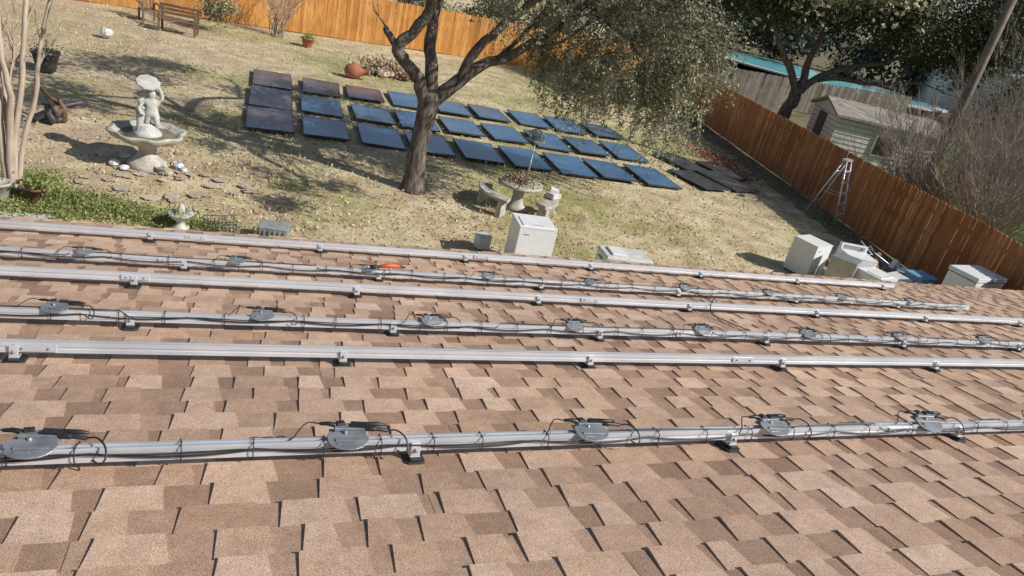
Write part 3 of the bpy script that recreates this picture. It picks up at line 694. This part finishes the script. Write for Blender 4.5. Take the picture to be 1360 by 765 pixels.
poly=[(7.6*math.cos(a),6.6*math.sin(a)*(1+.1*math.cos(2*a))) for a in np.linspace(0,6.283,28)[:-1]]
mb.prism([(a*1.1,b_*1.1) for a,b_ in poly],.10,M['concrete'],M4=T); mb.prism(poly,.106,M['water'],M4=T)
mb.obj('swimming_pool')
mb=MB(); mb.tube([(21,17,-.1),(21,17,4.5),(21,17,9.5)],[.16,.14,.11],M['pole'],12)
mb.box((21,17.12,9.0),(2.2,.09,.11),M['pole'],rot=(0,0,1.0))
for dx in (-.9,0,.9): mb.tube([(21+dx*math.cos(1),17.12+dx*math.sin(1),9.05),(21+dx*math.cos(1),17.12+dx*math.sin(1),9.25)],.04,M['grey'],8)
mb.obj('utility_pole')
mb=MB()
for (a,c) in [((21,17,7.4),(52,10,6.4)),((21,17,7.1),(52,9,6.0)),((21,17,8.6),(60,4,9)),((21,17,7.0),(14,60,8)),((21,17,5.4),(45,3,4.5))]:
    mb.tube([Vector(a).lerp(Vector(c),t)+Vector((0,0,-4*t*(1-t)*.7)) for t in np.linspace(0,1,14)],.018,M['black'],4)
mb.obj('overhead_wires')

# ---------------------------------------------------------------- fountain
ft=empty('garden_fountain'); T=TR(-1.6,14.8,0,.3)
mb=MB()
mb.lathe([(.34,-.03),(.36,.06),(.34,.11),(.27,.15),(.19,.22),(.15,.32),(.16,.38),(.22,.45),(.26,.50)],M['stone'],20,M4=T)
mb.obj('pedestal',ft)
mb=MB()
mb.lathe([(.20,.46),(.42,.52),(.58,.60),(.65,.69),(.66,.73),(.60,.73),(.54,.67),(.40,.62),(.1,.60)],M['stone'],64,M4=T,wob=lambda a:.06*math.cos(8*a))
mb.obj('basin',ft)
mb=MB(); mb.lathe([(.01,.655),(.49,.655),(.491,.657),(.01,.657)],M['fwater'],32,M4=T); mb.obj('water',ft)
def skinfig(name,chains,parent,T,mat,sub=2):
    vs=[];es=[];rs=[];idx={}
    for ch in chains:
        prev=None
        for (p,r) in ch:
            key=tuple(round(q,3) for q in p)
            if key not in idx: idx[key]=len(vs); vs.append(tuple(T@Vector(p))); rs.append(r)
            if prev is not None: es.append((prev,idx[key]))
            prev=idx[key]
    me=bpy.data.meshes.new(name); me.from_pydata(vs,es,[]); me.materials.append(mat)
    o=bpy.data.objects.new(name,me); scene.collection.objects.link(o)
    s=o.modifiers.new('skin','SKIN'); 
    for i,r in enumerate(rs): me.skin_vertices[0].data[i].radius=(r,r)
    me.skin_vertices[0].data[0].use_root=True; s.use_smooth_shade=True
    ss=o.modifiers.new('sub','SUBSURF'); ss.levels=sub; ss.render_levels=sub
    o.parent=parent; return o
def figure(T,parent,nm):
    pel=((0,0,.34),.095)
    ch=[[pel,((0,.0,.45),.095),((0,-.01,.54),.105),((0,-.01,.60),.045),((0,-.02,.67),.078),((0,-.02,.73),.072),((0,-.02,.77),.03)],
        [pel,((.07,-.02,.30),.075),((.09,-.08,.16),.052),((.08,-.02,.03),.038),((.08,-.07,.0),.03)],
        [pel,((-.07,-.02,.30),.075),((-.08,.0,.16),.052),((-.08,.03,.03),.038),((-.08,-.03,.0),.03)],
        [((0,-.01,.54),.105),((.12,-.01,.55),.046),((.18,-.04,.64),.036),((.14,-.04,.78),.03),((.09,-.02,.85),.025)],
        [((0,-.01,.54),.105),((-.12,-.01,.55),.046),((-.20,-.05,.46),.036),((-.12,-.12,.42),.03)]]
    skinfig(nm,ch,parent,T,M['statue'])
B=T@Matrix.Translation((0,0,.64))
mb=MB(); mb.lathe([(.24,-.06),(.27,.0),(.24,.06),(.18,.12),(.17,.18),(.10,.22)],M['statue'],16,M4=B,wob=None)
mb.lathe([(.03,.0),(.10,.03),(.17,.08),(.21,.14),(.19,.155),(.02,.10)],M['statue'],28,M4=B@Matrix.Translation((.0,.0,.88))@Matrix.Rotation(.45,4,'X'),wob=lambda a:.08*math.cos(9*a))
mb.tube([(-.02,.06,.1),(-.03,.09,.4),(-.01,.06,.7),(0,.03,.92)],[.11,.09,.07,.06],M['statue'],10,M4=B)
mb.obj('rock_base_and_shell',ft)
figure(B@Matrix.Translation((.07,-.03,.10))@Matrix.Rotation(-.2,4,'Z'),ft,'cherub_figure')
figure(B@Matrix.Translation((-.12,.02,.06))@Matrix.Rotation(1.2,4,'Z')@Matrix.Scale(.84,4),ft,'cherub_figure')
def pot(name,x,y,r,h,mat,rz=0,tilt=0,plant=False,z=0):
    mb=MB(); T=Matrix.Translation((x,y,z))@Matrix.Rotation(tilt,4,'X')
    mb.lathe([(r*.62,0),(r*.66,.02),(r*.95,h*.85),(r*1.05,h*.86),(r*1.05,h),(r*.93,h),(r*.88,h*.88),(.02,h*.86)],mat,20,M4=T)
    o=mb.obj(name)
    if plant:
        Pp=np.random.normal(size=(260,3))*np.array([r*.55,r*.55,h*.28])+np.array([x,y,z+h*1.15]); leaves('plant',Pp,.07,np.random.rand(260),M['leaf_green'],o)
    return o
def rock(mb,x,y,z,r,mat,fl=.6):
    vs=[];fs=[];n=8;m=5
    for i in range(m+1):
        ph=math.pi*i/m
        for k in range(n):
            a=2*math.pi*k/n; q=r*ru(.85,1.12); vs.append((x+q*math.sin(ph)*math.cos(a),y+q*math.sin(ph)*math.sin(a),z+q*fl*math.cos(ph)))
    for i in range(m):
        for k in range(n): fs.append((i*n+k,i*n+(k+1)%n,(i+1)*n+(k+1)%n,(i+1)*n+k)[::-1])
    mb.add(vs,fs,mat,rnd(),False)
mb=MB()
for (x,y,r) in ((-1.05,14.9,.10),(-.95,14.7,.08),(-1.2,14.45,.08),(-1.95,14.5,.09),(-2.15,14.7,.11),(-1.15,15.1,.07)): rock(mb,x,y,r*.5,r,random.choice([M['bag'],M['whited'],M['stone']]))
mb.obj('supply_bags')
pot('flower_pot',-2.0,14.95,.1,.14,M['whited']); pot('flower_pot',-1.35,14.5,.09,.12,M['grey'])
pot('flower_pot',-2.97,12.57,.17,.26,M['brown'],plant=True); pot('garden_urn',-3.45,12.55,.17,.3,M['stone'])
mb=MB(); T=TR(-.8,11.9,0)
mb.lathe([(.13,0),(.14,.04),(.07,.08),(.06,.14),(.14,.20),(.19,.27),(.20,.28),(.18,.29),(.02,.26)],M['statue'],24,M4=T,wob=lambda a:.07*math.cos(7*a))
mb.tube([(0,0,.26),(0.0,0,.33),(.01,0,.41),(.0,0,.44)],[.06,.07,.045,.03],M['statue'],10,M4=T); o=mb.obj('planter_urn')
Pp=np.random.normal(size=(160,3))*np.array([.1,.1,.03])+np.array([-.8,11.9,.31]); leaves('plant',Pp,.05,np.random.rand(160),M['leaf_green'],o)
mb=MB(); T=TR(.66,11.75,0,-.2)
mb.box((0,0,.12),(.42,.32,.24),M['grey'],M4=T,taper=1.08); mb.box((0,0,.255),(.47,.36,.03),M['grey'],M4=T)
for i in range(5): mb.box((-.16+i*.08,-.175,.12),(.02,.02,.2),M['dark'],M4=T)
mb.box((-.27,.02,.15),(.04,.27,.24),M['steel'],M4=T,rot=(0,.3,0)); mb.obj('storage_crate',bevel=.012)
mb=MB(); T=TR(-.2,11.85,0,.15)
for i in range(9):
    x=-.24+.06*i
    mb.tube([(x,-.18,.0),(x,-.18,.24)],.006,M['dark'],5,M4=T); mb.tube([(x,.18,.0),(x,.18,.24)],.006,M['dark'],5,M4=T); mb.tube([(x,-.18,.01),(x,.18,.01)],.005,M['dark'],4,M4=T)
for z in (.01,.12,.24): mb.tube([(-.24,-.18,z),(.24,-.18,z),(.24,.18,z),(-.24,.18,z),(-.24,-.18,z)],.007,M['dark'],5,M4=T)
mb.obj('wire_basket')
mb=MB(); T=TR(-2.2,29.6,0,-.15)
for i in range(4): mb.box((0,-.2+i*.12,.45),(1.35,.10,.035),M['wood'],M4=T,var=rnd())
for i in range(3): mb.box((0,.25,.6+i*.13),(1.35,.03,.09),M['wood'],M4=T,var=rnd())
for sx in (-.6,.6):
    mb.box((sx,-.2,.22),(.07,.07,.44),M['wood'],M4=T); mb.box((sx,.27,.45),(.07,.05,.9),M['wood'],M4=T); mb.box((sx,.02,.62),(.07,.5,.04),M['wood'],M4=T); mb.box((sx,-.2,.52),(.05,.05,.18),M['wood'],M4=T)
mb.obj('park_bench')
mb=MB(); T=TR(-3.3,31.0,0,.4)
mb.box((0,0,.42),(.6,.55,.04),M['wood'],M4=T)
for i in range(5): mb.box((-.24+i*.12,.27,.75),(.08,.025,.65),M['wood'],M4=T,rot=(-.2,0,0),var=rnd())
for sx in (-.27,.27):
    for sy in (-.24,.24): mb.box((sx,sy,.2),(.06,.06,.42),M['wood'],M4=T)
    mb.box((sx*1.15,0,.64),(.1,.62,.03),M['wood'],M4=T); mb.box((sx*1.1,-.24,.52),(.05,.05,.22),M['wood'],M4=T)
mb.obj('garden_chair')
mb=MB(); rock(mb,-4.05,26.7,.16,.2,M['whited'],.8); mb.obj('white_stone_ball')
pot('terracotta_pot',2.45,31.3,.26,.35,M['terra'],plant=True)
mb=MB(); T=Matrix.Translation((3.8,26.4,.25))@Matrix.Rotation(1.2,4,'Z')@Matrix.Rotation(math.radians(85),4,'X')
mb.lathe([(.12,-.4),(.22,-.3),(.26,-.1),(.24,.08),(.12,.2),(.09,.45),(.12,.48),(.08,.47)],M['terra'],20,M4=T); mb.obj('clay_chimenea')
mb=MB()
for i in range(16): rock(mb,5.2+ru(-.8,.8),28.0+ru(-.5,.5),.12,ru(.12,.30),M['flag'] if rnd()<.5 else M['wood'])
mb.obj('rock_pile')
Pp=np.random.normal(size=(1500,3))*np.array([.55,.4,.14])+np.array([5.2,28.1,.25]); leaves('dry_brush',Pp,.12,np.random.rand(1500),M['litter'])
P,V_=clumps([((-.9,31.2,1.2),(.7,.6,1.0),26)],.22,120); leaves('garden_shrub',P,.1,V_,M['leaf_oak'])
shrub(1.3,32.6,2.6,26,.4,'bare_vine_shrub')
mb=MB()
for i in range(7): limb(mb,[(-3.7+ru(-.3,.3),17.0+ru(-.2,.2),.05),(-3.6+ru(-.3,.3),17+ru(-.2,.2),.3),(-3.5+ru(-.5,.5),17+ru(-.3,.3),.5+ru(-.2,.2))],.09,.03,M['dark'] if i%2 else M['wood'],7)
mb.obj('driftwood')
pot('black_kettle_planter',-4.6,21.3,.32,.5,M['dark'],plant=True)
mb=MB(); mb.box((-4.3,14.2,.9),(.22,.18,.12),M['yellow'],rot=(0,0,.3)); mb.tube([(-4.3,14.2,0),(-4.3,14.2,.85)],.03,M['yellow'],8); mb.obj('yellow_garden_marker',bevel=.02)

# ---------------------------------------------------------------- concrete table set
mb=MB(); TX,TY=6.0,14.5; T=TR(TX,TY,0)
mb.lathe([(.24,-.03),(.25,.06),(.16,.12),(.12,.3),(.15,.46),(.3,.54),(.50,.56),(.52,.58),(.52,.63),(.49,.64),(.02,.64)],M['stone'],36,M4=T); o=mb.obj('round_stone_table')
Pp=np.random.normal(size=(500,3))*np.array([.22,.2,.015])+np.array([TX,TY,.665]); leaves('dry_leaves',Pp,.07,np.random.rand(500)*.5,M['litter'],o)
def cbench(cx,cy,a0,a1):
    mb=MB(); n=12; R0_,R1_=.62,.92; A=np.linspace(a0,a1,n)
    vs=[];fs=[]
    for a in A:
        for r,z in ((R0_,.34),(R1_,.34),(R1_,.41),(R0_,.41)): vs.append((cx+r*math.cos(a),cy+r*math.sin(a),z))
    for i in range(n-1):
        for k in range(4): fs.append((i*4+k,(i+1)*4+k,(i+1)*4+(k+1)%4,i*4+(k+1)%4)[::-1])
    fs+=[(0,1,2,3),tuple((n-1)*4+k for k in (3,2,1,0))]
    mb.add(vs,fs,M['stone'])
    for a in (a0+.18,a1-.18):
        mb.box((cx+.77*math.cos(a),cy+.77*math.sin(a),.16),(.28,.14,.35),M['stone'],rot=(0,0,a),taper=.8)
    mb.obj('curved_stone_bench',bevel=.012)
cbench(TX,TY,math.radians(155),math.radians(235)); cbench(TX,TY-.05,math.radians(290),math.radians(360))
mb=MB(); T=TR(6.75,14.25,.42,.4)
mb.box((0,0,.06),(.35,.22,.12),M['whited'],M4=T,rot=(0,.1,.2)); mb.box((.05,.05,.16),(.2,.2,.08),M['white'],M4=T,rot=(.2,0,.8)); mb.obj('white_boxes',bevel=.01)
mb=MB(); T=TR(7.05,16.7,0,.3)
mb.tube([(0,0,0),(0,0,1.05)],.022,M['whited'],8,M4=T); mb.box((0,0,1.08),(.34,.34,.03),M['whited'],M4=T)
for sx in (-.13,.13):
    for sy in (-.13,.13): mb.box((sx,sy,1.17),(.02,.02,.16),M['grey'],M4=T)
mb.box((0,0,1.17),(.18,.18,.15),M['grey'],M4=T); mb.box((0,0,1.3),(.42,.42,.12),M['whited'],M4=T,taper=.25); mb.obj('bird_feeder')

# ---------------------------------------------------------------- appliances
def washer(name,x,y,rz,w,d,h,lid=True,console=True,body=None):
    body=body or M['white']; T=TR(x,y,0,rz); mb=MB()
    mb.box((0,0,h/2+.02),(w,d,h-.04),body,M4=T); mb.box((0,0,h+.012),(w+.01,d+.01,.022),body,M4=T)
    for sx in (-1,1):
        for sy in (-1,1): mb.tube([(sx*(w/2-.06),sy*(d/2-.06),-.03),(sx*(w/2-.06),sy*(d/2-.06),.05)],.025,M['dark'],8,M4=T)
    mb.box((0,-d/2-.002,.16),(w-.04,.006,.004),M['dark'],M4=T)
    mb.box((-w*.3,-d/2-.002,h*.87),(.1,.006,.02),M['grey'],M4=T)
    if lid: mb.box((0,-.06,h+.03),(w-.14,d-.24,.016),body,M4=T); mb.box((0,-d/2+.09,h+.04),(.2,.02,.01),M['grey'],M4=T)
    if console: 
        mb.box((0,d/2-.06,h+.09),(w,.1,.13),body,M4=T,rot=(-.15,0,0)); mb.box((0,d/2-.115,h+.09),(w-.12,.006,.08),M['grey'],M4=T,rot=(-.15,0,0))
        mb.tube([(.2,d/2-.12,h+.09),(.2,d/2-.15,h+.085)],.03,M['grey'],12,M4=T)
    return mb.obj(name,bevel=.012)
washer('washing_machine',5.1,11.25,-.1,.70,.66,.92,True,False)
mb=MB(); mb.box((4.5,12.1,.12),(.26,.22,.24),M['white'],rot=(0,0,.2)); mb.box((4.5,12.1,.25),(.28,.24,.02),M['whited'],rot=(0,0,.2)); mb.obj('plastic_box',bevel=.01)
mb=MB(); T=TR(7.15,11.25,0,-.1)
mb.box((0,0,.2),(.95,.55,.4),M['white'],M4=T,taper=1.03); mb.box((0,0,.43),(1.0,.6,.06),M['whited'],M4=T,taper=.96); mb.box((-.2,.0,.48),(.3,.4,.04),M['white'],M4=T)
for sx in (-.5,.5): mb.box((sx,0,.33),(.05,.2,.04),M['grey'],M4=T)
mb.obj('cooler_box',bevel=.015)
washer('washing_machine',12.35,12.0,.3,.62,.62,.80,False,False)
def fridge(name,x,y,rz,w,d,h,mat,z=0):
    T=TR(x,y,z,rz); mb=MB()
    mb.box((0,0,h/2),(w,d-.06,h),mat,M4=T); mb.box((w*.0,-d/2,h*.33),(w,.06,h*.64),mat,M4=T); mb.box((0,-d/2,h*.83),(w,.06,h*.32),mat,M4=T)
    mb.tube([(w*.4,-d/2-.03,h*.3),(w*.4,-d/2-.07,h*.33),(w*.4,-d/2-.07,h*.58),(w*.4,-d/2-.03,h*.61)],.012,M['grey'],8,M4=T)
    for i in range(6): mb.box((0,d/2-.03,.1+i*h*.13),(w*.8,.01,.012),M['dark'],M4=T)
    return mb.obj(name,bevel=.015)
fridge('metal_cabinet',12.6,11.2,.6,.55,.55,.80,M['steel'])
washer('clothes_dryer',13.35,11.6,-.25,.66,.64,.72,False,True)
washer('clothes_dryer',13.25,10.8,.2,.62,.6,.62,True,False)
mb=MB()
for i in range(34):
    m=random.choice([M['dark'],M['grey'],M['white'],M['whited'],M['steel'],M['wood'],M['terra'],M['dark']])
    mb.box((ru(13.7,15.0),ru(11.3,12.6),ru(.1,.5)),(ru(.06,.4),ru(.05,.3),ru(.04,.3)),m,rot=(ru(-.6,.6),ru(-.6,.6),ru(0,3)))
for i in range(9):
    a=Vector((ru(13.8,14.9),ru(11.4,12.4),ru(.3,.6))); mb.tube([a,a+Vector((ru(-.4,.4),ru(-.4,.4),ru(-.1,.35)))],.015,random.choice([M['alu'],M['dark']]),6)
mb.obj('scrap_pile',bevel=.006)
mb=MB(); T=TR(14.2,11.0,0,.3); mb.box((0,0,.25),(.5,.4,.5),M['white'],M4=T,taper=1.1); mb.box((0,0,.51),(.58,.47,.04),M['whited'],M4=T); mb.obj('white_storage_bin',bevel=.02)
mb=MB(); T=TR(14.75,10.95,0,.1); mb.box((0,0,.3),(.5,.42,.6),M['blue'],M4=T,taper=1.12); mb.box((0,0,.62),(.6,.5,.04),M['blue'],M4=T); mb.box((.0,-.26,.45),(.3,.04,.05),M['blue'],M4=T); mb.obj('blue_storage_bin',bevel=.02)
mb=MB(); T=TR(15.1,10.0,0,.12)
mb.box((0,0,.55),(1.05,.66,1.06),M['white'],M4=T); mb.box((0,0,1.09),(1.02,.63,.02),M['dark'],M4=T); mb.box((0,0,1.15),(1.08,.69,.10),M['white'],M4=T); mb.box((0,-.36,1.12),(.2,.03,.04),M['grey'],M4=T)
for sx in (-.45,.45): mb.box((sx,0,.0),(.06,.5,.06),M['dark'],M4=T)
mb.obj('chest_freezer',bevel=.015)
mb=MB(); T=TR(16.75,16.3,0,math.radians(25)); h=1.85
for sx in (-1,1):
    mb.tube([(sx*.29,-.05-.45,0),(sx*.17,-.05,h)],.024,M['alu'],6,M4=T); mb.tube([(sx*.27,.5,0),(sx*.16,.03,h)],.018,M['alu'],6,M4=T)
    mb.tube([(sx*.235,-.29,h*.45),(sx*.225,.28,h*.45)],.008,M['alu'],5,M4=T)
for i in range(1,6):
    t=i/6; mb.box((0,-.5+.45*t,h*t),(2*(.29-.12*t),.085,.022),M['alu'],M4=T)
for t in (.25,.55,.8): mb.tube([(-(.27-.11*t),.5-.47*t,h*t),((.27-.11*t),.5-.47*t,h*t)],.01,M['alu'],5,M4=T)
mb.box((0,-.01,h+.01),(.4,.16,.05),M['alu'],M4=T); mb.obj('step_ladder')

# ---------------------------------------------------------------- light, sky, camera
el=math.radians(37); sd=Vector((.8*math.cos(el),-.6*math.cos(el),math.sin(el)))
L=bpy.data.lights.new('sun','SUN'); L.energy=5.0; L.angle=math.radians(.45); L.color=(1,.965,.91)
lo=bpy.data.objects.new('sun',L); scene.collection.objects.link(lo); lo.rotation_euler=sd.to_track_quat('Z','Y').to_euler()
w=bpy.data.worlds.new('World'); scene.world=w; w.use_nodes=True; nt=w.node_tree
bg=nt.nodes['Background']; sk=nt.nodes.new('ShaderNodeTexSky'); sk.sky_type='NISHITA'; sk.sun_disc=False
sk.sun_elevation=el; sk.sun_rotation=math.atan2(.8,-.6); nt.links.new(sk.outputs[0],bg.inputs[0]); bg.inputs[1].default_value=.09
scene.view_settings.view_transform='Standard'; scene.view_settings.look='None'; scene.view_settings.exposure=0
cam=bpy.data.cameras.new('camera'); co=bpy.data.objects.new('camera',cam); scene.collection.objects.link(co)
yaw,pitch,roll=math.radians(23.8),math.radians(24.6),math.radians(13.5)
h=Vector((math.sin(yaw),math.cos(yaw),0)); F=h*math.cos(pitch)+Vector((0,0,-math.sin(pitch)))
R0=Vector((math.cos(yaw),-math.sin(yaw),0)); U0=R0.cross(F)
Rr=R0*math.cos(roll)+U0*math.sin(roll); Uu=-R0*math.sin(roll)+U0*math.cos(roll)
m3=Matrix((Rr,Uu,-F)).transposed(); co.matrix_world=Matrix.Translation((0,0,5.2))@m3.to_4x4()
cam.sensor_width=36; cam.lens=950/1360*36; cam.clip_start=.05; cam.clip_end=2000
scene.camera=co
